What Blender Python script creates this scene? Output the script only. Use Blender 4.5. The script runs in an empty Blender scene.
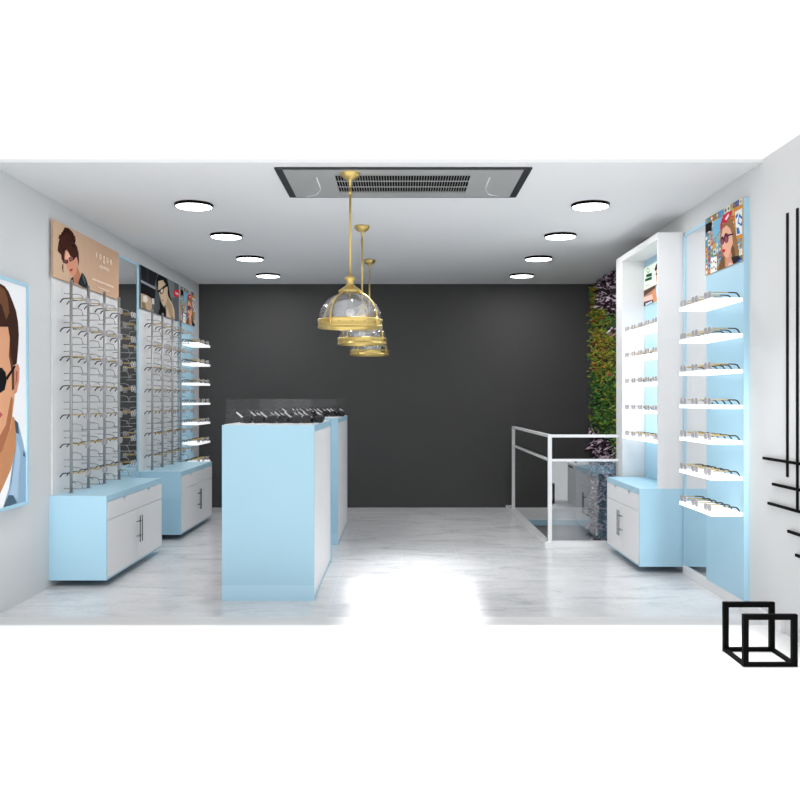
import bpy, bmesh, math, random
from mathutils import Vector, Matrix
random.seed(7)
C = bpy.context.scene.collection
F = 850.0; CAMZ = 1.347
PI = math.pi

# ------------------------------------------------------------------ materials
def lin(c):
    c = c / 255.0
    return c / 12.92 if c <= 0.04045 else ((c + 0.055) / 1.055) ** 2.4
def rgb(r, g, b, k=1.0):
    return (min(lin(r) * k, 1), min(lin(g) * k, 1), min(lin(b) * k, 1), 1)
MATS = {}
def mat(name, col, rough=0.5, metal=0.0, emit=0.0, spec=0.5, var=0.0):
    if name in MATS: return MATS[name]
    m = bpy.data.materials.new(name); m.use_nodes = True
    nt = m.node_tree; p = nt.nodes['Principled BSDF']
    p.inputs['Base Color'].default_value = col
    p.inputs['Roughness'].default_value = rough
    p.inputs['Metallic'].default_value = metal
    p.inputs['Specular IOR Level'].default_value = spec
    if emit:
        p.inputs['Emission Color'].default_value = col
        p.inputs['Emission Strength'].default_value = emit
    if var:
        n = nt.nodes.new('ShaderNodeTexNoise'); n.inputs['Scale'].default_value = 3.0
        n.inputs['Detail'].default_value = 4
        tc = nt.nodes.new('ShaderNodeTexCoord')
        nt.links.new(tc.outputs['Object'], n.inputs['Vector'])
        mx = nt.nodes.new('ShaderNodeMix'); mx.data_type = 'RGBA'
        mx.inputs['A'].default_value = tuple(c * (1 - var) for c in col[:3]) + (1,)
        mx.inputs['B'].default_value = tuple(min(c * (1 + var), 1) for c in col[:3]) + (1,)
        nt.links.new(n.outputs['Fac'], mx.inputs['Factor'])
        nt.links.new(mx.outputs['Result'], p.inputs['Base Color'])
    MATS[name] = m
    return m

def glass(name, tint=(1, 1, 1, 1), fac=0.1, rough=0.0, diff=0.0, dcol=(.8, .8, .8, 1)):
    m = bpy.data.materials.new(name); m.use_nodes = True
    nt = m.node_tree; nt.nodes.clear()
    out = nt.nodes.new('ShaderNodeOutputMaterial')
    t = nt.nodes.new('ShaderNodeBsdfTransparent'); t.inputs['Color'].default_value = tint
    g = nt.nodes.new('ShaderNodeBsdfGlossy'); g.inputs['Roughness'].default_value = rough
    g.inputs['Color'].default_value = (.95, .97, 1, 1)
    mx = nt.nodes.new('ShaderNodeMixShader'); mx.inputs[0].default_value = fac
    nt.links.new(t.outputs[0], mx.inputs[1]); nt.links.new(g.outputs[0], mx.inputs[2])
    last = mx
    if diff:
        d = nt.nodes.new('ShaderNodeBsdfDiffuse'); d.inputs['Color'].default_value = dcol
        m2 = nt.nodes.new('ShaderNodeMixShader'); m2.inputs[0].default_value = diff
        nt.links.new(mx.outputs[0], m2.inputs[1]); nt.links.new(d.outputs[0], m2.inputs[2])
        last = m2
    nt.links.new(last.outputs[0], out.inputs[0])
    return m

WALL = mat('white_wall_paint', (.66, .672, .68, 1), 0.6, var=0.015, spec=.15)
CEIL = mat('ceiling_paint', (.73, .74, .75, 1), 0.8, var=0.01, spec=.1)
DARK = mat('charcoal_wall_paint', (.066, .066, .066, 1), 0.75, var=0.02, spec=.15)
BLUE = mat('pale_blue_laminate', (.40, .635, .77, 1), 0.35, var=0.02, spec=.3)
BLUE2 = mat('pale_blue_plinth_laminate', (.46, .70, .84, 1), 0.3, spec=.3)
WHITE = mat('white_laminate', (.84, .84, .85, 1), 0.4, spec=.3, var=0.01)
PANEL = mat('white_panel', (.73, .735, .745, 1), 0.5, spec=.2)
GROUND = mat('white_paving', (.9, .9, .9, 1), 0.8, spec=.1, var=.01)
LIT = mat('lit_acrylic_shelf', (.95, .95, .95, 1), 0.4, emit=.62)
LITN = mat('lit_acrylic_niche_shelf', (1, 1, 1, 1), 0.4, emit=1.3)
STEEL = mat('brushed_steel', (.42, .42, .42, 1), 0.38, metal=.75)
WIRE = mat('grey_wire', (.30, .30, .29, 1), 0.4, metal=.5)
BLACK = mat('black_metal', (.002, .002, .002, 1), 0.6, spec=.05)
HANDLE = mat('dark_handle_metal', (.06, .06, .06, 1), 0.35, metal=.6)
BRASS = mat('brushed_brass', (.62, .46, .16, 1), 0.30, metal=.85)
BRASSD = mat('dark_brass_screw', (.25, .17, .06, 1), 0.4, metal=.8)
GOLD = mat('gold_frame', (.46, .33, .12, 1), 0.35, metal=.4)
TIP = mat('black_acetate', (.010, .010, .012, 1), 0.3)
LENS = glass('clear_grey_lens', (.80, .78, .80, 1), .10, .05, .40, (.62, .61, .63, 1))
RIM = mat('pale_rim', (.50, .49, .50, 1), .4, metal=.3)
DLENS = mat('dark_lens', (.012, .012, .014, 1), .12)
SILVER = mat('pale_temple', (.85, .85, .86, 1), 0.35, metal=.3)
GLASSF = glass('tinted_railing_glass', (.90, .92, .93, 1), .17)
GLASSC = glass('clear_case_glass', (.99, .99, .99, 1), .014)
DOME = glass('ribbed_glass', (.80, .80, .81, 1), 0.20, .08, .05, (.6, .6, .62, 1))
RAIL = mat('white_rail_paint', (.82, .82, .83, 1), 0.4)
EMD = mat('downlight_diffuser', (1, 1, 1, 1), .5, emit=6)
BULB = mat('frosted_bulb', (.85, .83, .8, 1), .3)
BRACE = mat('cassette_plastic', (.38, .39, .39, 1), .3)

MIR = bpy.data.materials.new('mirror_silver'); MIR.use_nodes = True
p = MIR.node_tree.nodes['Principled BSDF']
p.inputs['Base Color'].default_value = (.93, .94, .95, 1); p.inputs['Metallic'].default_value = 1
p.inputs['Roughness'].default_value = 0.0

# marble floor
MARB = bpy.data.materials.new('marble_tiles'); MARB.use_nodes = True
nt = MARB.node_tree; p = nt.nodes['Principled BSDF']; L = nt.links
def N(t): return nt.nodes.new(t)
tc = N('ShaderNodeTexCoord')
mp = N('ShaderNodeMapping'); mp.inputs['Rotation'].default_value = (0, 0, .45); mp.inputs['Scale'].default_value = (1.0, 2.6, 1)
L.new(tc.outputs['Object'], mp.inputs['Vector'])
n1 = N('ShaderNodeTexNoise'); n1.inputs['Scale'].default_value = 2.2; n1.inputs['Detail'].default_value = 9; n1.inputs['Roughness'].default_value = .62; n1.inputs['Distortion'].default_value = .9
L.new(mp.outputs[0], n1.inputs['Vector'])
r1 = N('ShaderNodeValToRGB'); e = r1.color_ramp.elements
e[0].position = .28; e[0].color = (.47, .48, .505, 1); e[1].position = .60; e[1].color = (.72, .72, .73, 1)
e2 = r1.color_ramp.elements.new(.44); e2.color = (.65, .655, .67, 1)
L.new(n1.outputs['Fac'], r1.inputs['Fac'])
w = N('ShaderNodeTexNoise'); w.inputs['Scale'].default_value = 5; w.inputs['Detail'].default_value = 8; w.inputs['Distortion'].default_value = 1.5
L.new(mp.outputs[0], w.inputs['Vector'])
ma = N('ShaderNodeMath'); ma.operation = 'SUBTRACT'; ma.inputs[1].default_value = .5; L.new(w.outputs['Fac'], ma.inputs[0])
mb = N('ShaderNodeMath'); mb.operation = 'ABSOLUTE'; L.new(ma.outputs[0], mb.inputs[0])
r2 = N('ShaderNodeValToRGB'); r2.color_ramp.elements[0].color = (.80, .81, .84, 1); r2.color_ramp.elements[1].position = .035
L.new(mb.outputs[0], r2.inputs['Fac'])
mm = N('ShaderNodeMix'); mm.data_type = 'RGBA'; mm.blend_type = 'MULTIPLY'; mm.inputs['Factor'].default_value = .6
L.new(r1.outputs['Color'], mm.inputs['A']); L.new(r2.outputs['Color'], mm.inputs['B'])
br = N('ShaderNodeTexBrick'); br.offset = 0; br.inputs['Scale'].default_value = 1
br.inputs['Brick Width'].default_value = .48; br.inputs['Row Height'].default_value = .60
br.inputs['Mortar Size'].default_value = .004; br.inputs['Mortar Smooth'].default_value = .3
br.inputs['Color1'].default_value = (0, 0, 0, 1); br.inputs['Color2'].default_value = (0, 0, 0, 1); br.inputs['Mortar'].default_value = (1, 1, 1, 1)
mp2 = N('ShaderNodeMapping'); mp2.inputs['Location'].default_value = (-.015, -5.81 + 6.0, 0)
L.new(tc.outputs['Object'], mp2.inputs['Vector']); L.new(mp2.outputs[0], br.inputs['Vector'])
mg = N('ShaderNodeMix'); mg.data_type = 'RGBA'; mg.inputs['B'].default_value = (.80, .81, .82, 1)
mf = N('ShaderNodeMath'); mf.operation = 'MULTIPLY'; mf.inputs[1].default_value = .38
L.new(br.outputs['Color'], mf.inputs[0]); L.new(mf.outputs[0], mg.inputs['Factor'])
L.new(mm.outputs['Result'], mg.inputs['A']); L.new(mg.outputs['Result'], p.inputs['Base Color'])
p.inputs['Roughness'].default_value = .22; p.inputs['Specular IOR Level'].default_value = .35

# ------------------------------------------------------------------ mesh helpers
class MB:
    def __init__(s): s.bm = bmesh.new(); s.mats = []
    def mi(s, m):
        if m is None: return 0
        if m not in s.mats: s.mats.append(m)
        return s.mats.index(m)
    def box(s, x0, x1, y0, y1, z0, z1, m=None, bev=0):
        r = bmesh.ops.create_cube(s.bm, size=1)
        vs = r['verts']
        for v in vs:
            v.co = Vector(((x0 + x1) / 2 + v.co.x * (x1 - x0), (y0 + y1) / 2 + v.co.y * (y1 - y0), (z0 + z1) / 2 + v.co.z * (z1 - z0)))
        fs = {f for v in vs for f in v.link_faces}
        for f in fs: f.material_index = s.mi(m)
        if bev:
            es = list({e for v in vs for e in v.link_edges})
            bmesh.ops.bevel(s.bm, geom=es, offset=bev, segments=2, affect='EDGES')
        return s
    def tube(s, pts, r, seg=8, m=None, rs=None):
        pts = [Vector(p) for p in pts]; rings = []
        for i, q in enumerate(pts):
            if i == 0: d = pts[1] - q
            elif i == len(pts) - 1: d = q - pts[i - 1]
            else: d = (pts[i + 1] - q).normalized() + (q - pts[i - 1]).normalized()
            d.normalize()
            up = Vector((0, 0, 1)) if abs(d.z) < .9 else Vector((0, 1, 0))
            a = d.cross(up).normalized(); b = d.cross(a).normalized()
            rr = rs[i] if rs else r
            rings.append([s.bm.verts.new(q + a * math.cos(t) * rr + b * math.sin(t) * rr) for t in [2 * PI * k / seg for k in range(seg)]])
        idx = s.mi(m)
        for i in range(len(rings) - 1):
            for k in range(seg):
                f = s.bm.faces.new((rings[i][k], rings[i][(k + 1) % seg], rings[i + 1][(k + 1) % seg], rings[i + 1][k]))
                f.smooth = True; f.material_index = idx
        for rg in (rings[0], rings[-1]):
            try: s.bm.faces.new(rg).material_index = idx
            except Exception: pass
        return s
    def lathe(s, prof, seg=40, cx=0, cy=0, m=None, close=False, ripple=0):
        rings = []
        for (r, z) in prof:
            rings.append([s.bm.verts.new((cx + math.cos(2 * PI * k / seg) * r * (1 + ripple * (k % 2)), cy + math.sin(2 * PI * k / seg) * r * (1 + ripple * (k % 2)), z)) for k in range(seg)])
        idx = s.mi(m); n = len(rings)
        for i in range(n if close else n - 1):
            a, b = rings[i], rings[(i + 1) % n]
            for k in range(seg):
                try:
                    f = s.bm.faces.new((a[k], a[(k + 1) % seg], b[(k + 1) % seg], b[k])); f.smooth = True; f.material_index = idx
                except Exception: pass
        return s
    def prism(s, poly, fn, d0, d1, m=None):
        """polygon (a,b) extruded; fn(a,b,d)->xyz"""
        A = [s.bm.verts.new(fn(a, b, d0)) for a, b in poly]; B = [s.bm.verts.new(fn(a, b, d1)) for a, b in poly]
        idx = s.mi(m); n = len(poly)
        for f in (A, B[::-1]): s.bm.faces.new(f).material_index = idx
        for i in range(n): s.bm.faces.new((A[i], B[i], B[(i + 1) % n], A[(i + 1) % n])).material_index = idx
        return s
    def build(s, name, material=None, parent=None, loc=None):
        bmesh.ops.recalc_face_normals(s.bm, faces=s.bm.faces)
        me = bpy.data.meshes.new(name); s.bm.to_mesh(me); s.bm.free()
        for m in (s.mats or [material]): me.materials.append(m)
        o = bpy.data.objects.new(name, me); C.objects.link(o)
        if parent: o.parent = parent
        if loc: o.location = loc
        return o
def B(*a, **k): return MB().box(*a, **k)
def tag(o, label=None, cat=None, group=None, kind=None):
    if label: o['label'] = label
    if cat: o['category'] = cat
    if group: o['group'] = group
    if kind: o['kind'] = kind
    return o
def empty(name, label, cat, loc=(0, 0, 0), rz=0, group=None):
    o = bpy.data.objects.new(name, None); C.objects.link(o); o.empty_display_size = .05
    o.location = loc; o.rotation_euler = (0, 0, rz)
    return tag(o, label, cat, group)
def copy_tree(o, parent=None):
    c = o.copy(); C.objects.link(c)
    if parent: c.parent = parent
    for ch in list(o.children): copy_tree(ch, c)
    return c
def struct(name, o_mb, m): 
    o = o_mb.build(name, m); o['kind'] = 'structure'; return o
ORD = ['top', 'second', 'third', 'fourth', 'fifth', 'sixth', 'bottom']

# ------------------------------------------------------------------ setting
XL, XR, YB, YF, HC = -2.52, 2.217, 10.65, 5.28, 2.80
XR2 = 2.47
HX0, HY0 = 1.37, 7.86        # stairwell opening
f = MB()
f.box(XL - .1, HX0, YF, YB, -.12, 0); f.box(HX0, XR2, YF, HY0, -.12, 0)
struct('floor', f, MARB)
struct('trim_1', B(-14, 14, -16, 5.09, -.12, 0), GROUND)
struct('trim_4', B(XL - .1, XR2, 5.09, YF, -.12, 0), mat('threshold_stone', (.66, .66, .665, 1), .5, spec=.2))      # pale paving outside the open front
struct('wall_left', B(XL - .12, XL, 4.35, YB + .12, 0, HC + .02), WALL)
struct('wall_right', MB().box(XR, XR + .12, 4.35, 7.75, 0, HC + .02).box(XR2, XR2 + .12, 7.6, YB + .12, -1.9, HC + .02).box(XR, XR2 + .12, 7.63, 7.75, 0, HC + .02), WALL)
struct('wall_back', B(XL, XR2, YB, YB + .12, 0, HC + .02), DARK)
struct('ceiling', B(XL, XR2, 5.2, YB, HC, HC + .02), CEIL)
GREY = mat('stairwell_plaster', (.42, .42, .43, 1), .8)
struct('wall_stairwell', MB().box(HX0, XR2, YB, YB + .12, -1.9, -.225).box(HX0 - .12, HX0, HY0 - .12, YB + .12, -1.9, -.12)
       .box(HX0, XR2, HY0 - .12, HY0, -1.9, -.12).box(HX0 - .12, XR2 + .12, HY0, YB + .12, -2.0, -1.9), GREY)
struct('trim_2', B(HX0, XR2, YB - .006, YB + .12, -.15, 0), PANEL)
struct('trim_3', B(HX0, XR2, YB - .02, YB + .12, -.225, -.15), BLUE)
struct('baseboard_right', B(XR - .022, XR, 4.9, 6.6, 0, .068), WHITE)

# ------------------------------------------------------------------ flat print helper
def clip(poly, a0, a1, b0, b1):
    def half(ps, ins, cut):
        out = []
        for i in range(len(ps)):
            p, q = ps[i - 1], ps[i]
            if ins(q):
                if not ins(p): out.append(cut(p, q))
                out.append(q)
            elif ins(p): out.append(cut(p, q))
        return out
    def at(ax, v):
        def g(p, q):
            t = (v - p[ax]) / (q[ax] - p[ax]); return (p[0] + (q[0] - p[0]) * t, p[1] + (q[1] - p[1]) * t)
        return g
    for ins, c in ((lambda p: p[0] >= a0, at(0, a0)), (lambda p: p[0] <= a1, at(0, a1)), (lambda p: p[1] >= b0, at(1, b0)), (lambda p: p[1] <= b1, at(1, b1))):
        if poly: poly = half(poly, ins, c)
    return poly
def px_wall(x, y, X):          # photograph point on the wall plane X -> (Y, z)
    Y = X * F / (x - 400.0); return (Y, CAMZ + (400.0 - y) * Y / F)
def ell(cx, cy, rx, ry, n=18, a=0): return [(cx + math.cos(t) * rx * math.cos(a) - math.sin(t) * ry * math.sin(a), cy + math.cos(t) * rx * math.sin(a) + math.sin(t) * ry * math.cos(a)) for t in [2 * PI * k / n for k in range(n)]]
PK = 1.0
def pm(r, g, b):
    return mat('print_ink_%d_%d_%d' % (r, g, b), rgb(r, g, b, PK), .7, spec=.04)
def add_print(layers, X, rect, sign, name, parent, y_fn=None, thick=.012):
    """layers: list of (color, [(Y,z)...]); rect Y0,Y1,z0,z1; sign = +1 faces +X, -1 faces -X. X = board front"""
    mb = MB(); Y0, Y1, z0, z1 = rect
    bg = layers[0][0]
    mb.box(min(X, X - sign * thick), max(X, X - sign * thick), Y0, Y1, z0, z1, pm(*bg))
    lv = 2
    for it in layers[1:]:
        c, poly = it[0], it[1]
        if len(it) > 2: i = it[2]
        else: lv += 1; i = lv
        poly = clip(poly, Y0 + .001, Y1 - .001, z0 + .001, z1 - .001)
        if len(poly) < 3: continue
        d = X + sign * (.00012 * (i + 1))
        vs = [mb.bm.verts.new((d, a, b)) for a, b in poly]
        try:
            fc = mb.bm.faces.new(vs); fc.material_index = mb.mi(pm(*c))
            bmesh.ops.triangulate(mb.bm, faces=[fc])
        except Exception: pass
    return mb.build(name, None, parent)
def text(s, size, m, parent, loc, rot, name='lettering', space=1.0, shear=0, align='CENTER', bold=0.0):
    cu = bpy.data.curves.new(name, 'FONT'); cu.body = s; cu.size = size; cu.space_character = space
    cu.align_x = align; cu.align_y = 'CENTER'; cu.extrude = .0008; cu.offset = bold; cu.shear = shear
    t = bpy.data.objects.new('tmp', cu); C.objects.link(t)
    me = bpy.data.meshes.new_from_object(t.evaluated_get(bpy.context.evaluated_depsgraph_get()))
    bpy.data.objects.remove(t); me.materials.clear(); me.materials.append(m); me.name = name
    o = bpy.data.objects.new(name, me); C.objects.link(o); o.parent = parent; o.location = loc; o.rotation_euler = rot
    return o
ROTL = (PI / 2, 0, PI / 2)      # reads towards +Y, faces +X

# ------------------------------------------------------------------ eyeglasses
def eyeglasses(label, rim_m, arm_m, tip_m, lens_m, chunky=False):
    t = empty('eyeglasses', label, 'glasses')
    def rim(s, mb, ro=.0032):
        w, h = (.030, .0225) if not chunky else (.031, .024)
        pts = []
        for k in range(21):
            a = 2 * PI * k / 20
            ca, sa = math.cos(a), math.sin(a)
            pts.append((0.004 * (1 - abs(sa)) * 0, s * .034 + w * math.copysign(abs(ca) ** .75, ca), .025 + h * math.copysign(abs(sa) ** .8, sa)))
        mb.tube(pts, ro, 6)
        return pts
    mb = MB(); r = .0022 if not chunky else .0045
    P = [rim(s, mb, r) for s in (-1, 1)]
    mb.tube([(0, -.007, .028), (.003, 0, .031), (0, .007, .028)], r, 6)
    for s in (-1, 1): mb.tube([(0, s * .061, .032), (-.002, s * .068, .034), (-.010, s * .069, .034)], r * 1.4, 6)
    mb.build('front_frame', rim_m, t)
    for q in P:
        l = MB(); l.prism([(a[1], a[2]) for a in q[:-1]], lambda a, b, d: (d, a, b), -.0008, .0008)
        l.build('lens', lens_m, t)
    for s in (-1, 1):
        tw = .0020 if not chunky else .0028; th = .0065 if not chunky else .009
        y = s * .069
        a = MB(); a.box(-.112, -.008, y - tw, y + tw, .034 - th / 2, .034 + th / 2)
        a = a.build('temple', arm_m, t)
        b = MB(); b.tube([(-.105, y, .034), (-.150, y * .97, .033), (-.163, y * .95, .029), (-.172, y * .93, .020), (-.183, y * .91, .004)], .0032 if not chunky else .004, 6,
                         rs=[.0038, .0048, .005, .0048, .0046])
        b.build('temple_tip', tip_m, a)
    return t
gl0 = eyeglasses('x', RIM, GOLD, TIP, LENS)
gl1 = eyeglasses('x', TIP, SILVER, TIP, DLENS, True)
used = {0: False, 1: False}
def place(kind, x, y, z, rz, label, group, tilt=0, sc=1):
    o = gl1 if kind else gl0
    if used[kind]: o = copy_tree(o)
    used[kind] = True
    o.location = (x, y, z); o.rotation_euler = (0, tilt, rz); o.scale = (sc,) * 3
    o['label'] = label; o['group'] = group; o['category'] = 'glasses'

# ------------------------------------------------------------------ wall cabinets
def cabinet(label, x_wall, yc, D, Lg, side):
    t = empty('wall_cabinet', label, 'cabinet', (x_wall, yc, 0), 0 if side > 0 else PI, 'low blue cabinets under the displays')
    z0, z1 = .052, .658; h = Lg / 2
    b = MB()
    b.box(0, D, -h, h, z1 - .045, z1)
    b.box(0, D, -h, -h + .018, z0, z1 - .045); b.box(0, D, h - .018, h, z0, z1 - .045)
    b.box(0, D, -h + .018, h - .018, z0, z0 + .012); b.box(0, D - .024, -h + .018, h - .018, z0 + .012, z1 - .045)
    b.build('carcass', BLUE, t)
    ya, yb = -h + .022, h - .022; zt = z1 - .048; zd = .478
    poly = [(ya, zd + .004), (yb, zd + .004), (yb, zt)]
    for c in (Lg * .22, -Lg * .22):
        poly += [(c + .045, zt), (c, zt - .038), (c - .045, zt)]
    poly += [(ya, zt)]
    MB().prism(poly, lambda a, bb, d: (d, a, bb), D - .022, D + .003).build('drawer', WHITE, t)
    for s in (-1, 1):
        e0, e1 = (ya, -.0025) if s < 0 else (.0025, yb)
        dr = B(D - .022, D + .003, e0, e1, z0 + .014, zd, bev=.0012).build('door', WHITE, t)
        hm = MB(); yy = s * .028
        hm.tube([(D + .034, yy, .215), (D + .034, yy, .425)], .0040, 10)
        for zz in (.262, .378): hm.tube([(D + .003, yy, zz), (D + .034, yy, zz)], .0028, 8)
        hm.build('handle', HANDLE, dr)
    return t
cabinet('nearest low pale blue cabinet with white fronts under the near left eyewear rack', XL + .0, 6.81, -2.106 - XL, 1.42, 1)
cabinet('pale blue cabinet with white fronts behind the nearest one on the left wall', XL, 8.845, -2.106 - XL, 1.35, 1)
cabinet('pale blue cabinet with white fronts on the right wall beside the glass railing', XR, 7.12, XR - 1.86, 1.04, -1)

# ------------------------------------------------------------------ left wall racks
ROWS = [2.093 - .2137 * k for k in range(7)]
def bracket(z, half):
    mb = MB()
    mb.tube([(.0, 0, z + .038), (.045, .0, z + .038), (.075, 0, z + .030), (.088, 0, z + (.012 if not half else -.012))], .0034, 6)
    if half:
        mb.tube([(-.055, 0, z - .014), (.115, 0, z - .014)], .0034, 6)
    else:
        mb.tube([(-.055, 0, z + .042), (0, 0, z + .042)], .003, 6)
        mb.tube([(.0, 0, z), (.02, 0, z)], .003, 6)
    return mb
def rack(label, ya, yb, rods, which):
    t = empty('eyewear_rack', label, 'display rack', (XL, 0, 0), 0, 'rod display racks on the left wall')
    B(0.001, .015, ya, yb, .658, 2.646).build('back_panel', PANEL, t)
    xr = -2.437 - XL
    for i, y in enumerate(rods):
        r = MB().tube([(0, 0, .658), (0, 0, 2.238)], .0115, 12)
        r.tube([(0, 0, .660), (0, 0, .664)], .018, 12); r = r.build('rod', STEEL, t, (xr, y, 0))
        for k, z in enumerate(ROWS):
            bracket(z, False).build('wire_bracket', WIRE, r)
            bracket(z - .107, True).build('wire_bracket', WIRE, r)
            place(0, -2.312, y + .002, z - .034, 0,
                  'gold eyeglasses on the %s rod of the %s left rack, %s row' % (['nearest', 'second', 'third', 'farthest'][i], which, ORD[k]),
                  'eyeglasses on the left wall rods')
        # small hook near the base
        MB().tube([(0, 0, .735), (.028, 0, .737), (.036, 0, .722)], .0026, 6).build('hook', WIRE, r)
    return t
rack('near white rack panel on left wall with four steel rods of eyeglasses', 6.13, 7.56, [6.30, 6.65, 7.01, 7.37], 'near')
rack('far white rack panel on left wall beyond the mirror, four steel rods of eyeglasses', 8.152, 9.57, [8.36, 8.72, 9.10, 9.47 - .02], 'far')

# mirrors
def mirror(label, xw, ya, yb, z0, z1, s, far_y_side):
    t = empty('wall_mirror', label, 'mirror', (xw, (ya + yb) / 2, z0))
    h = (yb - ya) / 2; H = z1 - z0
    B(min(0, s * .012), max(0, s * .012), -h + .001, h - .001, 0, H).build('mirror_pane', MIR, t)
    m = MB()
    m.box(min(0, s * .02), max(0, s * .02), -h, h, H - .022, H + .0)
    if far_y_side: m.box(min(0, s * .02), max(0, s * .02), h - .022, h, 0, H)
    m.build('frame', BLUE, t)
mirror('tall mirror with thin pale blue frame between the two left racks', XL, 7.563, 8.145, .055, 2.646, 1, True)
mirror('tall mirror with thin pale blue frame between right blue display and niche', XR, 6.062, 6.59, .07, 2.634, -1, True)

# ------------------------------------------------------------------ lit shelf units
def shelf_unit(label, x_wall, ya, yb, s, shelves, z0, group=None, depth=.2):
    t = empty('shelf_display', label, 'display shelf', (x_wall, 0, 0), 0, 'blue panels with lit shelves')
    bx = lambda a, b, *r: B(min(s * a, s * b), max(s * a, s * b), *r)
    bx(0, .033, ya, yb, z0, 2.634).build('back_panel', BLUE, t)
    for z in shelves:
        a, b = s * .033, s * (.033 + depth)
        MB().box(min(a, b), max(a, b), ya + .02, yb - .02, z - .024, z).build('shelf', LIT, t)
    return t
SH = [2.0 - .2285 * k for k in range(7)]
shelf_unit('pale blue panel with seven lit white shelves on the right wall near front', XR, 5.40, 6.06, -1, SH, .07)
shelf_unit('narrow pale blue panel with seven lit white shelves at the far end of left wall', XL, 9.585, 10.26, 1, SH, .07)
for k, z in enumerate(SH):
    for j, y in enumerate((5.50, 5.74, 5.97)):
        place(0, 1.990, y, z, PI, '%s gold eyeglasses on the %s lit shelf of the right blue display' % (['nearest', 'middle', 'farthest'][j], ORD[k]), 'eyeglasses on the right blue display')
    for j, y in enumerate((9.69, 9.92, 10.15)):
        place(0, -2.295, y, z, 0, '%s gold eyeglasses on the %s lit shelf at far left' % (['nearest', 'middle', 'farthest'][j], ORD[k]), 'eyeglasses on the far left blue display')

# ------------------------------------------------------------------ right niche
XN = 2.003
t = empty('display_niche', 'white box niche on right wall with blue back and lit shelves of eyeglasses', 'display niche', (0, 0, 0))
B(XN, XR - .001, 6.6, 6.622, .658, 2.622).build('side_panel', PANEL, t)
B(XN, XR2, 7.66, 7.875, 0.0, 2.622).build('side_panel', PANEL, t)
B(XN, XR, 6.6, 7.875, 2.622, 2.648).build('top_panel', PANEL, t)
B(XN, XR - .001, 6.622, 7.66, 2.598, 2.622).build('soffit', PANEL, t)
B(XR - .012, XR - .001, 6.63, 7.655, .66, 2.597).build('back_panel', BLUE, t)
SN = [1.952 - .2313 * k for k in range(5)]
for k, z in enumerate(SN):
    sh = B(XN + .002, XR - .013, 6.624, 7.658, z - .020, z).build('shelf', LITN, t)
    if k < 2:
        v = MB()
        for j in range(26):
            for xx in (2.05, 2.10):
                v.box(xx, xx + .010, 6.66 + j * .038, 6.682 + j * .038, z - .0215, z - .0200)
        v.build('slot_row', HANDLE, sh)
    for j, y in enumerate((7.56, 7.355, 7.15, 6.945, 6.74)):
        place(0, 2.020, y, z, PI, '%s gold eyeglasses on the %s shelf of the right white niche' % (['farthest', 'second farthest', 'middle', 'second nearest', 'nearest'][j], ['top', 'second', 'middle', 'fourth', 'bottom'][k]), 'eyeglasses in the niche')

# ------------------------------------------------------------------ posters
# left near poster (woman with curly hair)
XP = -2.488
q = lambda u, v: px_wall(52 + u / 10, 218 + v / 10, XP)
def Q(ps): return [q(*p) for p in ps]
tan = (200, 165, 138)
lay = [(tan, None),
 *[((214 - 2 * k, 182 - 2 * k - k // 2, 154 - 2 * k), [(6.10 + k * .142, 2.2), (6.10 + (k + 1) * .142 + .001, 2.2), (6.10 + (k + 1) * .142 + .001, 2.7), (6.10 + k * .142, 2.7)], 0) for k in range(8)],
 ((66, 32, 24), Q([(125, 92), (165, 100), (205, 140), (225, 190), (222, 240), (250, 285), (266, 350), (270, 430), (262, 490), (250, 395), (200, 400), (150, 400), (110, 430), (95, 415), (92, 370), (56, 330), (58, 290), (72, 240), (75, 200), (95, 150), (112, 125)])),
 ((190, 125, 98), Q([(205, 580), (250, 480), (282, 560), (262, 660), (215, 650)])),
 ((218, 152, 124), Q([(130, 330), (150, 315), (172, 345), (190, 385), (240, 385), (258, 430), (250, 490), (238, 560), (205, 592), (180, 560), (158, 520), (138, 460), (122, 400)])),
 ((238, 184, 156), Q([(140, 335), (165, 350), (180, 385), (150, 420), (132, 400)])),
 ((66, 32, 24), Q([(150, 315), (200, 290), (255, 340), (268, 420), (245, 385), (215, 350), (185, 385), (170, 340)])),
 ((40, 26, 30), Q([(102, 425), (158, 415), (160, 450), (140, 458), (110, 448)])),
 ((120, 72, 74), Q([(108, 428), (150, 421), (152, 445), (115, 444)])),
 ((40, 26, 30), Q([(164, 398), (214, 380), (246, 380), (214, 395), (214, 420), (176, 440)])),
 ((150, 96, 90), Q([(170, 402), (207, 389), (207, 417), (179, 432)])),
 ((172, 52, 56), Q([(172, 518), (188, 510), (206, 505), (200, 528), (182, 536)])),
 ((66, 32, 24), Q([(104, 455), (112, 470), (108, 520), (118, 545), (108, 540), (98, 500)])),
 ((34, 44, 48), Q([(258, 660), (275, 600), (298, 545), (330, 585), (350, 640), (364, 700), (340, 710)])),
 ((74, 92, 96), Q([(300, 560), (320, 590), (335, 650), (325, 660), (305, 610)])),
 ((28, 42, 40), Q([(185, 605), (208, 590), (216, 650), (190, 645)])),
]
for i in range(110):
    a = random.uniform(0, 2 * PI); rr = random.uniform(.75, 1.12)
    cu, cv = 148 + math.cos(a) * 75 * rr, 225 + math.sin(a) * 110 * rr
    if cv > 330 and cu > 110: continue
    lay.insert(11, (random.choice([(66, 32, 24), (92, 48, 34), (44, 20, 16)]), Q(ell(cu, cv, random.uniform(5, 10), random.uniform(6, 12), 7)), 3 + i % 3))
P1 = empty('poster', 'tan poster of a curly haired woman in glasses above the near left rack', 'poster', (0, 0, 0))
add_print(lay, XP, (6.10, 7.52, 2.232, 2.646), 1, 'print', P1)
CREAM = mat('cream_lettering', rgb(246, 226, 205), .5)
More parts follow.
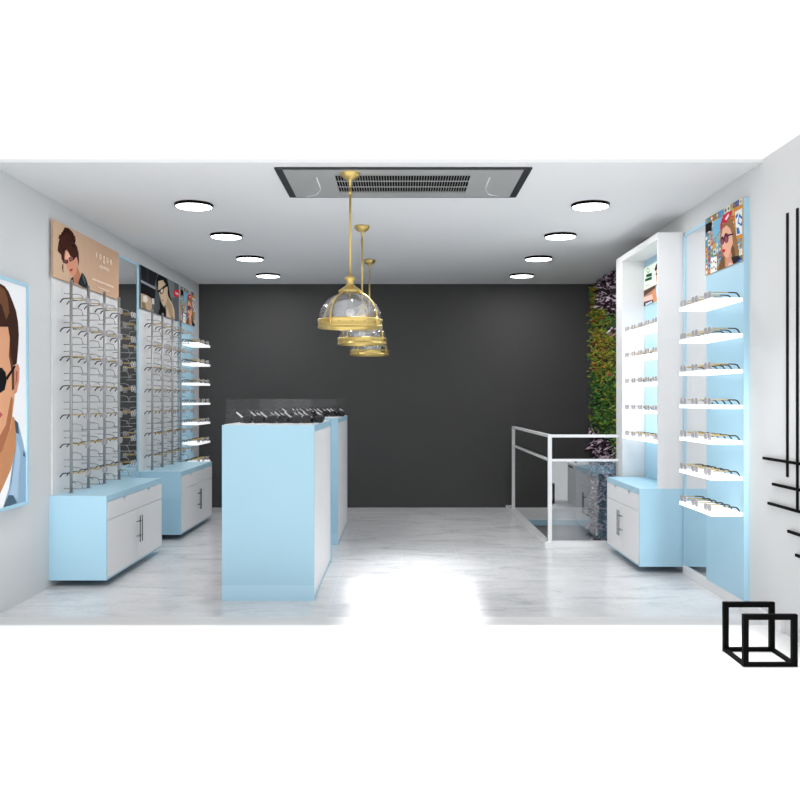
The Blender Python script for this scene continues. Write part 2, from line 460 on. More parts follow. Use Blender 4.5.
text('vogue', .090, CREAM, P1, (XP + .0055, 7.13, 2.540), ROTL, space=1.95, bold=.0018)
text('eyewear', .052, CREAM, P1, (XP + .0055, 7.14, 2.458), ROTL, space=1.4, bold=.0008)
mk = MB()
yy = 6.86
while yy < 7.36:
    w_ = random.choice([.012, .018, .03]); mk.box(XP + .0052, XP + .006, yy, yy + w_, 2.318, 2.332); yy += w_ + .009
yy = 6.98
while yy < 7.26:
    w_ = random.choice([.010, .016, .02]); mk.box(XP + .0052, XP + .006, yy, yy + w_, 2.270, 2.279); yy += w_ + .009
mk.build('small_print', CREAM, P1)

# left middle poster (man with glasses)
q = lambda u, v: px_wall(138 + u / 11.76, 262 + v / 11.76, XP)
lay = [((92, 97, 102), None),
 ((120, 126, 131), Q([(350, 180), (420, 210), (440, 420), (380, 420), (350, 300)])),
 ((30, 30, 36), Q([(0, 20), (230, 140), (192, 285), (0, 190)])),
 ((150, 152, 156), Q([(0, 192), (205, 300), (205, 325), (0, 215)])),
 ((18, 18, 22), Q([(0, 225), (212, 330), (205, 440), (0, 350)])),
 ((60, 60, 66), Q([(110, 90), (118, 94), (118, 240), (110, 236)])),
 ((182, 160, 132), Q([(0, 360), (60, 375), (110, 395), (150, 430), (165, 500), (160, 590), (0, 540)])),
 ((222, 214, 204), Q([(60, 400), (100, 395), (115, 450), (90, 480), (60, 460)])),
 ((205, 205, 208), Q([(160, 430), (188, 430), (190, 500), (165, 490)])),
 ((130, 105, 80), Q([(40, 470), (80, 480), (95, 560), (50, 560)])),
 ((78, 82, 84), Q([(205, 330), (235, 300), (262, 430), (250, 480), (240, 610), (190, 580), (190, 500)])),
 ((20, 18, 20), Q([(225, 330), (212, 250), (218, 190), (240, 150), (290, 155), (335, 195), (355, 260), (356, 340), (385, 440), (375, 460), (340, 400), (330, 260), (290, 215), (240, 222)])),
 ((16, 16, 18), Q([(250, 450), (275, 480), (300, 530), (325, 560), (330, 650), (235, 610), (255, 540)])),
 ((206, 182, 152), Q([(236, 225), (290, 212), (326, 270), (344, 290), (350, 400), (400, 480), (425, 560), (435, 700), (330, 660), (330, 545), (320, 505), (300, 525), (275, 480), (270, 430), (250, 385), (236, 330)])),
 ((176, 150, 122), Q([(320, 500), (345, 420), (400, 520), (410, 640), (380, 660), (350, 560)])),
 ((14, 14, 16), Q([(226, 338), (262, 318), (318, 268), (350, 262), (350, 280), (300, 312), (300, 350), (286, 372), (262, 380), (254, 350), (232, 366)])),
 ((216, 200, 180), Q([(264, 330), (292, 312), (292, 345), (280, 364), (266, 366)])),
 ((150, 104, 90), Q([(272, 455), (296, 440), (300, 450), (276, 464)])),
 ((226, 40, 44), Q(ell(450, 368, 33, 46, 22))),
]
P2 = empty('poster', 'dark poster of a man in black glasses with red disc above the far left rack', 'poster', (0, 0, 0))
add_print(lay, XP, (8.156, 9.565, 2.232, 2.646), 1, 'print', P2)
yz = q(450, 368)
WTXT = mat('white_lettering', (.85, .85, .85, 1), .5)
text('Ray-Ban', .040, WTXT, P2, (XP + .0065, yz[0], yz[1]), ROTL, shear=.3)

# woman with red scarf (right poster; the far left one shows the same picture)
XQ = 2.176
q = lambda u, v: px_wall(700 + u / 8.89, 195 + v / 8.89, XQ)
R0, R1, Z0, Z1 = 5.402, 6.058, 2.232, 2.634
pal = [(70, 140, 185), (196, 150, 80), (220, 205, 180), (90, 130, 90), (190, 90, 60), (120, 170, 190), (60, 90, 150), (170, 160, 120), (230, 225, 215), (150, 120, 90)]
lay = [((186, 168, 140), None)]
rnd = random.Random(3)
nx, nz = 13, 10
for i in range(nx):
    for j in range(nz):
        a0 = R0 + (R1 - R0) * i / nx; a1 = R0 + (R1 - R0) * (i + 1) / nx; b0 = Z0 + (Z1 - Z0) * j / nz; b1 = Z0 + (Z1 - Z0) * (j + 1) / nz
        ca, cb = (a0 + a1) / 2, (b0 + b1) / 2
        lay.append((rnd.choice(pal), [(a0, b0), (a1, b0), (a1, b1), (a0, b1)], 0))
        lay.append((rnd.choice(pal), [(ca, b0 + .006), (a1 - .006, cb), (ca, b1 - .006), (a0 + .006, cb)], 1))
lay += [
 ((118, 176, 205), Q([(118, 235), (200, 190), (185, 310), (150, 360), (112, 400)])),
 ((20, 20, 22), Q([(50, 262), (105, 236), (105, 315), (50, 335)])),
 ((206, 140, 60), Q([(295, 120), (410, 62), (410, 365), (315, 400)])),
 ((232, 236, 238), Q([(312, 150), (400, 100), (400, 335), (325, 362)])),
 ((52, 116, 176), Q([(350, 165), (390, 210), (372, 280), (335, 250)])),
 ((232, 236, 238), Q([(352, 195), (378, 220), (366, 255), (345, 240)])),
 ((52, 116, 176), Q([(316, 190), (335, 160), (340, 185), (322, 215)])),
 ((52, 116, 176), Q([(375, 125), (400, 110), (400, 160), (388, 160)])),
 ((52, 116, 176), Q([(325, 290), (345, 290), (360, 340), (330, 350)])),
 ((52, 116, 176), Q([(380, 290), (400, 250), (400, 320), (385, 330)])),
 ((236, 236, 232), Q([(100, 560), (152, 545), (152, 740), (92, 755)])),
 ((150, 112, 76), Q([(200, 260), (250, 220), (288, 212), (302, 260), (314, 330), (334, 420), (348, 500), (335, 560), (300, 590), (285, 700), (200, 695), (150, 720), (150, 660), (190, 570), (188, 480), (180, 400), (186, 300)])),
 ((112, 78, 50), Q([(285, 440), (310, 470), (320, 560), (290, 590), (270, 560)])),
 ((112, 78, 50), Q([(190, 560), (215, 540), (225, 640), (195, 690), (160, 690)])),
 ((208, 148, 122), Q([(232, 545), (275, 480), (290, 560), (298, 620), (250, 690), (226, 620)])),
 ((228, 172, 148), Q([(205, 300), (240, 268), (275, 290), (296, 360), (302, 410), (286, 455), (272, 500), (258, 550), (238, 562), (215, 535), (203, 490), (197, 430), (192, 370)])),
 ((150, 112, 76), Q([(240, 268), (262, 250), (290, 290), (306, 360), (312, 430), (296, 430), (290, 360), (272, 300)])),
 ((198, 46, 70), Q([(183, 262), (205, 192), (250, 150), (290, 138), (282, 170), (255, 215), (236, 250), (205, 250), (200, 300), (183, 315)])),
 ((238, 214, 216), Q([(224, 215), (255, 165), (265, 178), (238, 225)])),
 ((84, 34, 52), Q(ell(203, 405, 16, 38))), ((84, 34, 52), Q(ell(237, 382, 21, 45))),
 ((142, 78, 92), Q(ell(203, 415, 9, 24))), ((142, 78, 92), Q(ell(237, 396, 13, 27))),
 ((60, 30, 70), Q([(250, 350), (302, 340), (302, 352), (256, 366)])),
 ((196, 34, 50), Q([(203, 488), (216, 478), (230, 488), (226, 505), (208, 514)])),
 ((34, 34, 38), Q([(280, 552), (340, 540), (372, 565), (340, 640), (305, 640), (298, 600)])),
 ((228, 196, 196), Q([(265, 600), (296, 610), (305, 650), (240, 700), (245, 660)])),
 ((40, 84, 160), Q([(325, 600), (365, 560), (402, 545), (406, 640), (320, 660)])),
 ((224, 226, 228), Q([(345, 600), (375, 575), (392, 600), (360, 625)])),
]
for (u, v) in ((110, 600), (128, 590), (143, 600), (112, 650), (130, 640), (145, 655), (108, 700), (128, 700), (102, 740)):
    lay.append(((24, 24, 26), Q(ell(u, v, 5, 9, 8))))
P3 = empty('poster', 'colourful poster of a woman with red scarf and sunglasses on the right display', 'poster', (0, 0, 0))
add_print(lay, XQ, (R0, R1, Z0, Z1), -1, 'print', P3, thick=.007)
# same picture at far left: left edge is the near one
G0, G1 = 9.59, 10.255
def flip(ps): return [(G0 + (R1 - a) / (R1 - R0) * (G1 - G0), b) for a, b in ps]
lay2 = [lay[0]] + [(it[0], flip(it[1])) + tuple(it[2:]) for it in lay[1:]]
P4 = empty('poster', 'small colourful poster of a woman with red scarf at far end of left wall', 'poster', (0, 0, 0))
add_print(lay2, XP + .012, (G0, G1, Z0, Z1), 1, 'print', P4, thick=.010)

# niche poster
XM = 2.192
q = lambda u, v: px_wall(640 + u / 13.33, 255 + v / 13.33, XM)
lay = [((226, 240, 224), None),
 ((176, 128, 108), Q([(40, 480), (260, 370), (260, 680), (40, 720)])),
 ((86, 66, 58), Q([(40, 490), (205, 400), (215, 432), (50, 555)])),
 ((228, 190, 176), Q([(50, 566), (165, 520), (178, 590), (50, 622)])),
 ((40, 34, 54), Q([(50, 636), (170, 592), (190, 652), (50, 700)])),
 ((200, 210, 226), Q([(70, 650), (160, 608), (165, 630), (80, 672)])),
 ((190, 214, 232), Q([(210, 420), (260, 380), (260, 620), (222, 600)])),
 ((214, 160, 134), Q([(212, 198), (260, 180), (260, 360), (222, 370), (214, 300)])),
 ((24, 18, 18), Q([(196, 190), (215, 130), (260, 60), (260, 190), (222, 196), (205, 215)])),
 ((50, 66, 44), Q([(212, 240), (235, 236), (236, 262), (210, 268)])),
 ((206, 140, 104), Q([(160, 500), (190, 455), (208, 470), (225, 560), (232, 640), (195, 655), (172, 570)])),
 ((36, 84, 56), Q(ell(110, 205, 19, 32, 16))), ((226, 240, 224), Q(ell(110, 205, 14, 25, 16))),
 ((36, 84, 56), Q([(88, 260), (160, 236), (160, 280), (84, 300)])),
 ((36, 84, 56), Q([(72, 320), (160, 288), (160, 325), (68, 355)])),
 ((150, 150, 120), Q([(75, 410), (130, 392), (130, 398), (75, 418)])),
]
P5 = empty('poster', 'pale green poster with man reading inside the right white niche', 'poster', (0, 0, 0))
add_print(lay, XM, (6.70, 7.640, 2.187, 2.530), -1, 'print', P5)

# big framed photo at left edge (man in sunglasses), symmetric about its centre line
XB = -2.485
YC = 5.08; Ya, Yb, za, zb = 2 * YC - 5.655, 5.655, .664, 2.108
q = lambda u, v: px_wall(u / 6.66, 275 + v / 6.66, XB)
q2 = lambda u, v: px_wall(u / 6.56, 390 + v / 6.56, XB)
def half(ps, fn):           # right outline given from top centre down to bottom centre -> closed symmetric shape
    a = [fn(*p) for p in ps]
    return a + [(2 * YC - y, z) for y, z in a[::-1]]
def Q1(ps): return [q(*p) for p in ps]
def Q2(ps): return [q2(*p) for p in ps]
def mir(ps): return [(2 * YC - y, z) for y, z in ps]
den = half([], q)
L0 = [((245, 246, 248), None)]
collar = Q2([(92, 190), (118, 215), (130, 260), (150, 340), (162, 400), (190, 440), (215, 720), (0, 790), (-60, 800)])
collar = collar + [(YC, za), (YC, 1.2)]
L0 += [((150, 180, 205), collar), ((150, 180, 205), mir(collar))]
cs = Q2([(92, 190), (118, 215), (124, 290), (104, 280)]); L0 += [((70, 92, 108), cs), ((70, 92, 108), mir(cs))]
s2 = Q2([(112, 330), (135, 420), (125, 560), (118, 720), (60, 680), (75, 600)]); L0 += [((172, 200, 224), s2), ((172, 200, 224), mir(s2))]
s3 = Q2([(20, 770), (55, 690), (85, 690), (112, 740), (60, 760)]); L0 += [((80, 104, 122), s3), ((80, 104, 122), mir(s3))]
s4 = Q2([(155, 395), (165, 440), (150, 430)]); L0 += [((60, 80, 96), s4), ((60, 80, 96), mir(s4))]
L0 += [((250, 250, 252), half([(-150, 400), (80, 480), (58, 640), (15, 780), (-40, 800)], q2))]
L0 += [((198, 140, 100), half([(-150, 100), (92, 180), (104, 300), (98, 400), (70, 520), (-10, 700), (-80, 790)], q2))]
# hair, face
L0 += [((62, 38, 30), half([(-90, 30), (-30, 45), (0, 58), (30, 75), (55, 110), (80, 170), (105, 240), (118, 310), (124, 400), (118, 500), (110, 590), (95, 600), (60, 600)], q))]
hp = Q1([(0, 75), (30, 100), (50, 160), (60, 250), (40, 300), (10, 200), (-30, 160), (-40, 100)]); L0 += [((112, 74, 52), hp), ((112, 74, 52), mir(hp))]
ear = Q1([(100, 600), (118, 592), (128, 620), (126, 700), (110, 780), (90, 800), (85, 700)]); L0 += [((214, 148, 124), ear), ((214, 148, 124), mir(ear))]
ei = Q1([(105, 640), (115, 640), (112, 700), (100, 740)]); L0 += [((160, 96, 80), ei), ((160, 96, 80), mir(ei))]
fa = [q(*p) for p in ((-120, 330), (0, 345), (50, 345), (62, 420), (68, 540), (92, 620), (92, 780))] + [q2(*p) for p in ((92, 60), (80, 150), (70, 240), (20, 380), (-70, 500))]
L0 += [((222, 164, 128), fa + mir(fa)[::-1])]
st = Q2([(82, 60), (76, 170), (60, 260), (15, 390), (-70, 500), (-90, 430), (-20, 330), (35, 230), (55, 120), (70, 40)]); L0 += [((170, 112, 80), st), ((170, 112, 80), mir(st))]
hs = Q1([(62, 420), (68, 540), (92, 620), (92, 760), (76, 770), (74, 640), (56, 540)]); L0 += [((96, 62, 46), hs), ((96, 62, 46), mir(hs))]
ln = Q1([(-70, 640), (-30, 615), (10, 618), (35, 650), (40, 710), (28, 765), (0, 785), (-40, 770), (-66, 720)]); L0 += [((22, 22, 24), ln), ((22, 22, 24), mir(ln))]
tp = Q1([(36, 680), (95, 598), (100, 612), (42, 705)]); L0 += [((14, 14, 14), tp), ((14, 14, 14), mir(tp))]
bdg = [(YC - .05, 1.535), (YC + .05, 1.535), (YC + .05, 1.55), (YC - .05, 1.55)]; L0.append(((14, 14, 14), bdg))
lip = half([(-110, 150), (-10, 140), (14, 160), (0, 180), (-110, 200)], q2); L0.append(((176, 88, 84), lip))
nose = [(YC - .035, 1.40), (YC + .035, 1.40), (YC + .02, 1.43), (YC - .02, 1.43)]; L0.append(((186, 124, 96), nose))
P6 = empty('framed_picture', 'large framed picture of a man in sunglasses and denim at the left edge', 'picture', (0, 0, 0))
add_print(L0, XB, (Ya, Yb, za, zb), 1, 'print', P6, thick=.03)
fr = MB()
fr.box(XL, XB + .010, Ya - .012, Ya + .010, za - .012, zb + .012); fr.box(XL, XB + .010, Yb - .010, Yb + .012, za - .012, zb + .012)
fr.box(XL, XB + .010, Ya + .010, Yb - .010, za - .012, za + .010); fr.box(XL, XB + .010, Ya + .010, Yb - .010, zb - .010, zb + .012)
fr.build('frame', BLUE, P6)

# ------------------------------------------------------------------ island counters
def counter(label, y0, y1):
    x0, x1 = -1.194, -.575; zt = 1.179
    t = empty('display_counter', label, 'display counter', ((x0 + x1) / 2, (y0 + y1) / 2, 0), 0, 'island counters in the middle of the shop')
    w, h = (x1 - x0) / 2, (y1 - y0) / 2
    b = MB()
    b.box(-w, w, -h, -h + .02, .105, zt); b.box(-w, w, h - .09, h, 0, zt)
    b.box(-w + .004, w - .004, -h + .02, h - .09, .0, zt - .05); b.box(-w, w, -h + .02, h - .09, zt - .045, zt - .002)
    b.build('body', BLUE, t)
    B(-w, w, -h, -h + .02, 0, .105).build('plinth', BLUE2, t)
    B(w - .0045, w - .001, -h + .022, h - .092, .03, zt - .047).build('side_panel', WHITE, t)
    B(-w, -w + .0035, -h + .022, h - .092, .03, zt - .047).build('side_panel', WHITE, t)
    B(-w + .012, w - .012, -h + .012, h - .012, zt - .004, zt + .004).build('tray', WHITE, t)
    g = MB(); e = .006; H = .172
    g.box(-w + .02, -w + .02 + e, -h + .02, h - .02, zt, zt + H); g.box(w - .02 - e, w - .02, -h + .02, h - .02, zt, zt + H)
    g.box(-w + .02 + e, w - .02 - e, -h + .02, -h + .02 + e, zt, zt + H); g.box(-w + .02 + e, w - .02 - e, h - .02 - e, h - .02, zt, zt + H)
    g.box(-w + .02, w - .02, -h + .02, h - .02, zt + H, zt + H + e)
    g.build('glass_case', GLASSC, t)
counter('near pale blue island counter with white side panel and glass case', 5.70, 7.12)
counter('second pale blue island counter standing behind the near one', 7.90, 9.30)
CN = ['leftmost', 'second from left', 'third from left', 'third from right', 'second from right', 'rightmost']
ws = MB().prism([(-.13, 0), (-.008, 0), (-.008, .002), (-.13, .042)], lambda a, b, d: (a, d, b), -.032, .032).build('glasses_stand', TIP)
tag(ws, 'x', 'stand', 'black wedge stands in the counter cases')
nst = 0
def stand(x, y, rz, label):
    global nst
    o = ws if nst == 0 else copy_tree(ws)
    nst += 1
    o.location = (x, y, 1.183); o.rotation_euler = (0, 0, rz); o['label'] = label
for y0, nm in ((6.02, 'near'), (8.40, 'second')):
    for i in range(6):
        a = (-1.045 + i * .086, y0 + .10 * (i % 2))
        stand(a[0], a[1], -.95, '%s black wedge holding glasses on the %s island counter' % (CN[i], nm))
        place(1, a[0], a[1], 1.184, -.95, '%s dark glasses in the case on the %s island counter' % (CN[i], nm), 'dark glasses on the island counters', tilt=.33, sc=1.1)
    place(1, -.655, y0 + .14, 1.183, .45, 'dark glasses turned outward at the right end of the %s counter case' % nm, 'dark glasses on the island counters', sc=1.2)

# ------------------------------------------------------------------ pendants
def pendant():
    t = empty('pendant_lamp', 'x', 'pendant lamp')
    # z = 0 is the ceiling, lamp hangs down
    MB().lathe([(.002, 0), (.062, 0), (.064, -.008), (.058, -.026), (.04, -.042), (.018, -.050), (.010, -.062), (.008, -.10)], 32).build('canopy', BRASS, t)
    MB().tube([(0, 0, -.09), (0, 0, -.66)], .0075, 12).tube([(0, 0, -.118), (0, 0, -.145)], .011, 12).build('stem', BRASS, t)
    z = -.662
    MB().lathe([(.008, z + .004), (.022, z), (.034, z - .012), (.033, z - .024), (.020, z - .038), (.020, z - .050), (.036, z - .066), (.062, z - .084), (.074, z - .094), (.076, z - .102), (.002, z - .100)], 32).build('cap', BRASS, t)
    zb = -.992; zt = zb + .054
    R = .192
    prof = [(R, zt - .01)]
    for k in range(1, 13):
        a = PI / 2 * k / 13.5
        prof.append((R * math.cos(a) + .004, zt + .172 * math.sin(a)))
    MB().lathe(prof, 72, ripple=.018).build('glass_shade', DOME, t)
    b = MB().lathe([(.200, zb), (.205, zb), (.2065, zb + .008), (.203, zb + .012), (.203, zb + .041), (.2065, zb + .045), (.2045, zt), (.196, zt), (.196, zb)], 64, close=True).build('band', BRASS, t)
    sc = MB()
    for k in range(16):
        a = 2 * PI * (k + .3) / 16
        d = Vector((math.cos(a), math.sin(a), 0)); q0 = d * .202 + Vector((0, 0, zb + .029))
        sc.tube([q0, q0 + d * .004], .0035, 8)
    sc.build('rivets', BRASSD, b)
    for k in range(4):
        a = -2.14 + k * PI / 2
        d = Vector((math.cos(a), math.sin(a), 0)); pts = []
        for j in range(15):
            u = PI / 2 * j / 16.5
            pts.append(d * (.203 * math.cos(u) + .002) + Vector((0, 0, zt + .180 * math.sin(u))))
        st = MB().tube([d * .2065 + Vector((0, 0, zb + .012))] + pts, .0052, 8)
        st.tube([d * .2055 + Vector((0, 0, zb + .018)), d * .2055 + Vector((0, 0, zt + .008))], .008, 8)
        st.build('strap', BRASS, t)
    bl = [(.002, zt + .012)]
    for k in range(1, 12):
        a = PI * k / 12; bl.append((.030 * math.sin(a), zt + .042 - .030 * math.cos(a)))
    MB().lathe(bl, 24).build('bulb', BULB, t)
    MB().lathe([(.014, zt + .07), (.017, zt + .075), (.017, zt + .125), (.006, zt + .13), (.006, zt + .19)], 20).build('socket', STEEL, t)
    return t
pd = pendant()
for i, y in enumerate((5.40, 7.10, 8.82)):
    o = pd if i == 0 else copy_tree(pd)
    o.location = (-.3165, y, HC - (.004 if i == 0 else 0))
    o['label'] = ['nearest brass pendant lamp with ribbed glass dome, hanging below the ceiling vent', 'middle brass pendant lamp with ribbed glass dome', 'farthest and smallest looking brass pendant lamp with glass dome'][i]
    o['group'] = 'row of brass pendants'

# ------------------------------------------------------------------ downlights
def downlight():
    t = empty('downlight', 'x', 'ceiling light')
    MB().lathe([(.133, 0), (.133, -.021), (.137, -.0225), (.1395, -.021), (.1405, 0)], 48, close=True).build('rim', BLACK, t)
    MB().lathe([(.001, -.021), (.1325, -.021), (.1325, -.004), (.001, -.004)], 48).build('diffuser', EMD, t)
    return t
dl = downlight(); first = True
for s, x in (('left', -1.53), ('right', 1.413)):
    for k, y in enumerate((6.31, 7.485, 8.67, 9.86)):
        o = dl if first else copy_tree(dl); first = False
        o.location = (x, y, HC)
        o['label'] = '%s round black-rimmed downlight of the %s ceiling row' % (['nearest', 'second', 'third', 'farthest'][k], s)
        o['group'] = 'ceiling downlights'
        la = bpy.data.lights.new('downlight_lamp', 'AREA'); la.shape = 'DISK'; la.size = .25; la.energy = 4.5; la.color = (1, .99, .98)
        lo = bpy.data.objects.new('downlight_lamp', la); C.objects.link(lo); lo.location = (0, 0, -.026); lo.parent = o

# ------------------------------------------------------------------ air conditioning cassette
t = empty('air_conditioner', 'large ceiling air conditioner cassette with black rim and central grille', 'air conditioner', (0, 0, HC))
cx0, cx1, cy0, cy1 = -.785, .825, 5.30, 6.055
MB().box(cx0, cx0 + .05, cy0, cy1, -.012, 0).box(cx1 - .05, cx1, cy0, cy1, -.012, 0).box(cx0 + .05, cx1 - .05, cy1 - .022, cy1, -.012, 0).box(cx0 + .05, cx1 - .05, cy0, cy0 + .022, -.012, 0).build('rim', mat('dark_rim', (.02, .022, .025, 1), .4), t)
gx0, gx1, gy0, gy1 = -.42, .455, 5.45, 5.90
MB().box(cx0 + .05, gx0, cy0 + .022, cy1 - .022, -.014, 0).box(gx1, cx1 - .05, cy0 + .022, cy1 - .022, -.014, 0).box(gx0, gx1, gy1, cy1 - .022, -.014, 0).box(gx0, gx1, cy0 + .022, gy0, -.014, 0).build('cover', BRACE, t)
B(gx0, gx1, gy0, gy1, -.003, 0).build('cavity', BLACK, t)
g = MB()
n = 50
for k in range(n + 1):
    x = gx0 + (gx1 - gx0) * k / n; g.box(x - .0016, x + .0016, gy0, gy1, -.012, -.009)
for k in range(4):
    y = gy0 + (gy1 - gy0) * k / 3; g.box(gx0, gx1, y - .005, y + .005, -.014, -.009)
g.build('grille', BRACE, t)
for s in (-1, 1):
    xc = .02
    pts = [(xc + s * .68, 6.01, -.0145), (xc + s * .60, 5.95, -.0145), (xc + s * .56, 5.80, -.0145), (xc + s * .56, 5.50, -.0145)]
    MB().tube(pts, .004, 6).build('louvre_edge', mat('glossy_white_edge', (.8, .8, .8, 1), .1), t)

# ------------------------------------------------------------------ stairwell railing
t = empty('railing', 'white metal railing with glass panes around the stairwell opening', 'railing', (0, 0, 0))
X0, Y0, Y1 = 1.374, 7.80, 10.30
B(X0 - .05, XN - .001, Y0 - .04, Y0 + .06, 0, .05).build('curb', RAIL, t)
B(X0 - .05, X0 + .03, Y0 + .06, YB - .001, 0, .03).build('curb', RAIL, t)
B(X0 - .017, X0 + .017, Y0 - .017, Y0 + .017, .05, 1.03).build('post', RAIL, t)
B(X0 - .017, X0 + .017, Y1 - .017, Y1 + .017, .03, 1.03).build('post', RAIL, t)
B(X0 + .017, XN - .001, Y0 - .016, Y0 + .016, 1.004, 1.03).build('rail', RAIL, t)
B(X0 + .017, XN - .001, Y0 - .012, Y0 + .012, .784, .806).build('rail', RAIL, t)
B(X0 - .016, X0 + .016, Y0 + .017, Y1 - .017, 1.004, 1.03).build('rail', RAIL, t)
B(X0 - .012, X0 + .012, Y0 + .017, Y1 - .017, .784, .806).build('rail', RAIL, t)
B(X0 + .018, XN - .001, Y0 - .004, Y0 + .004, .05, .784).build('glass_pane', GLASSF, t)
B(X0 - .004, X0 + .004, Y0 + .018, Y1 - .018, .03, .784).build('glass_pane', GLASSC, t)

# ------------------------------------------------------------------ vertical garden
t = empty('vertical_garden', 'dense living wall of green, yellow and purple foliage behind the white niche', 'plant wall', (0, 0, 0))
B(XR2 - .03, XR2, 7.88, YB - .002, -1.8, HC - .001).build('backing_panel', mat('dark_felt', (.015, .025, .012, 1), .9), t)
cols = {'purple_leaves': (40, 16, 32), 'lilac_leaves': (200, 178, 194), 'olive_leaves': (134, 138, 34), 'rust_leaves': (150, 84, 44), 'green_leaves': (66, 118, 44), 'deep_green_leaves': (36, 74, 34)}
def zone(Y, z):
    n = math.sin(Y * 5.1 + z * 3) * .12 + math.sin(z * 9 + Y * 2) * .06
    if z > 2.40 + n * .5 - (10.1 - Y) * .12 and Y < 10.28 + n: return ('purple_leaves', 'purple_leaves', 'lilac_leaves')
    if Y < 9.62 and 2.08 < z < 2.22 + n * .5: return ('purple_leaves', 'lilac_leaves', 'deep_green_leaves')
    if Y < 9.75 + n and 2.15 < z < 2.45: return ('deep_green_leaves', 'green_leaves', 'olive_leaves')
    if z > 1.62 + n * 1.5: return ('olive_leaves', 'olive_leaves', 'olive_leaves', 'rust_leaves', 'green_leaves')
    if z > 1.02 + n * .5 - (10.0 - Y) * (.5 if Y < 10 else .1): return ('green_leaves', 'green_leaves', 'deep_green_leaves', 'olive_leaves')
    return ('purple_leaves', 'purple_leaves', 'lilac_leaves')
bufs = {k: ([], []) for k in cols}
rl = random.Random(11)
for i in range(9500):
    Y = rl.uniform(8.6, YB - .03); z = rl.uniform(-1.5, HC - .03)
    k = rl.choice(zone(Y, z)); V, Fc = bufs[k]
    s = rl.uniform(.018, .034) * (1.25 if 'lilac' in k or 'purple' in k else 1)
    base = Vector((XR2 - .03 - rl.uniform(0, .075), Y, z))
    d = Vector((-rl.uniform(.3, 1), rl.uniform(-1, .8), rl.uniform(-1, .7))).normalized()
    sd = d.cross(Vector((rl.uniform(-1, 1), rl.uniform(-1, 1), rl.uniform(-1, 1)))).normalized()
    up = d.cross(sd)
    pts = [base, base + d * s * .9 + sd * s * .42, base + d * s * 2, base + d * s * .9 - sd * s * .42, base + d * s * 1.0 + up * s * .15]
    if max(pt.y for pt in pts) > YB - .002 or max(pt.z for pt in pts) > HC - .002: continue
    o = len(V); V += pts; Fc += [(o, o + 1, o + 4), (o + 1, o + 2, o + 4), (o + 2, o + 3, o + 4), (o + 3, o, o + 4)]
for k, (V, Fc) in bufs.items():
    me = bpy.data.meshes.new(k); me.from_pydata(V, [], Fc); me.materials.append(mat(k, rgb(*cols[k], 1.4), .6, var=.25))
    ob = bpy.data.objects.new(k, me); C.objects.link(ob); ob.parent = t; ob['kind'] = 'stuff'

# ------------------------------------------------------------------ line art on the right wall, black stand
t = empty('wall_sculpture', 'black metal line sculpture of crossing bars on the right wall', 'wall art', (0, 0, 0))
for (y, z0, z1) in ((4.857, .907, 2.415), (4.735, .734, 2.415), (4.62, .60, 2.30)):
    B(XR - .007, XR, y - .011, y + .011, z0, z1).build('bar', BLACK, t)
for (y, z) in ((5.16, .995), (5.03, .850), (5.09, .730), (4.83, .602), (4.735, .484)):
    B(XR - .018, XR - .007, 4.45, y, z - .008, z + .008).build('bar', BLACK, t)
t = empty('frame_stool', 'small black open cube frame stool on the pale floor at lower right', 'stool', (1.87, 4.43, 0))
def sq(yc, x0, x1, zt, nm):
    m = MB(); w = .027
    m.box(x0, x0 + w, yc - .012, yc + .012, 0, zt); m.box(x1 - w, x1, yc - .012, yc + .012, 0, zt); m.box(x0 + w, x1 - w, yc - .012, yc + .012, zt - w, zt)
    m.box(x0 + w, x1 - w, yc - .012, yc + .012, 0, .02)
    m.build(nm, BLACK, t)
sq(.13, -.137, .137, .264, 'square_frame'); sq(-.13, -.137, .137, .264, 'square_frame')
B(-.137, -.117, -.118, .118, 0, .018).build('floor_bar', BLACK, t); B(.117, .137, -.118, .118, 0, .018).build('floor_bar', BLACK, t)

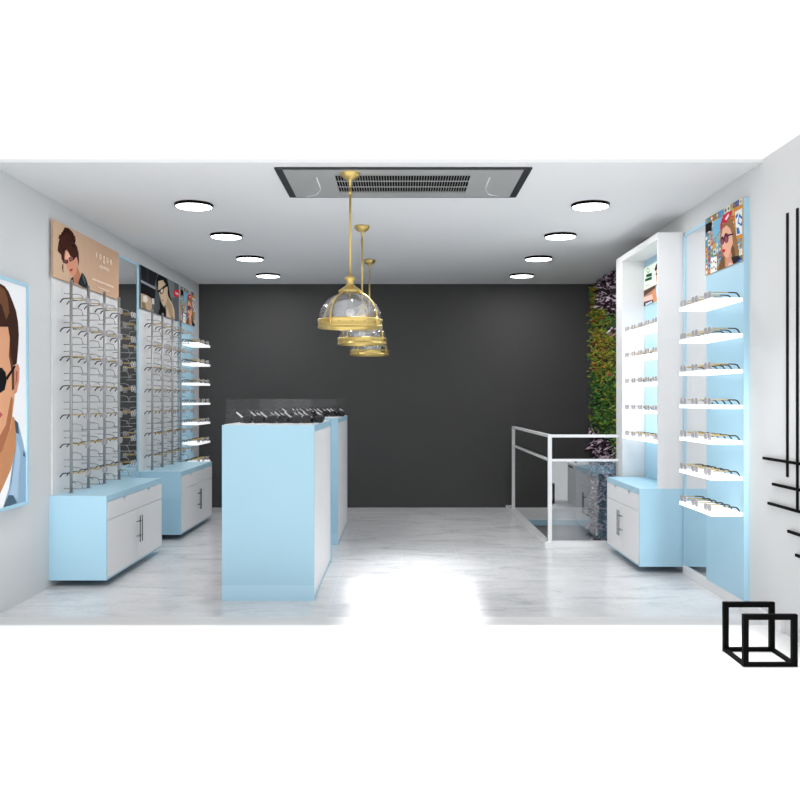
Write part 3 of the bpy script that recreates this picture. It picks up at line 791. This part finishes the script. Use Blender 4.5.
# ------------------------------------------------------------------ light
w = bpy.data.worlds.new('sky'); bpy.context.scene.world = w; w.use_nodes = True
w.node_tree.nodes['Background'].inputs[0].default_value = (1, 1, 1, 1)
w.node_tree.nodes['Background'].inputs[1].default_value = 1.05
sl = bpy.data.lights.new('added_sun', 'SUN'); sl.energy = 2.5; sl.angle = .1  # overhead sun added so the outside paving turns white
so = bpy.data.objects.new('added_sun', sl); C.objects.link(so); so.rotation_euler = (math.radians(-4), math.radians(4), 0); so.location = (0, 3, 6)
al = bpy.data.lights.new('added_pool_light', 'AREA'); al.shape = 'RECTANGLE'; al.size = .62; al.size_y = 1.30; al.energy = 19; al.spread = math.radians(11)  # added without any fixture, makes the bright pool on the floor
ao = bpy.data.objects.new('added_pool_light', al); C.objects.link(ao); ao.location = (.075, 5.78, HC - .02)
bl2 = bpy.data.lights.new('added_pool_light', 'AREA'); bl2.shape = 'RECTANGLE'; bl2.size = .6; bl2.size_y = 1.2; bl2.energy = 6; bl2.spread = math.radians(34)  # second added light, spread wider so the floor pool fades towards the back
bo2 = bpy.data.objects.new('added_pool_light', bl2); C.objects.link(bo2); bo2.location = (.09, 6.7, HC - .02)
for x, tx, e in ((-2.25, -2.3, 2.3), (2.05, 2.05, 3.6)):
    fl = bpy.data.lights.new('added_cabinet_fill', 'AREA'); fl.size = .5; fl.energy = e; fl.spread = math.radians(50)  # unseen fill added in front of the shop to brighten the cabinets
    fo = bpy.data.objects.new('added_cabinet_fill', fl); C.objects.link(fo); fo.location = (x, 4.0, 1.9)
    fo.rotation_euler = (Vector((tx, 6.3, .3)) - fo.location).to_track_quat('-Z', 'Y').to_euler()

# ------------------------------------------------------------------ camera
cam = bpy.data.cameras.new('camera'); co = bpy.data.objects.new('camera', cam); C.objects.link(co)
cam.sensor_width = 36; cam.lens = F / 800 * 36; co.location = (0, 0, CAMZ); co.rotation_euler = (PI / 2, 0, 0)
cam.clip_start = .05; cam.clip_end = 200
bpy.context.scene.camera = co
vs = bpy.context.scene.view_settings
vs.view_transform = 'Standard'; vs.look = 'None'; vs.gamma = 1; vs.use_curve_mapping = False; vs.exposure = 0
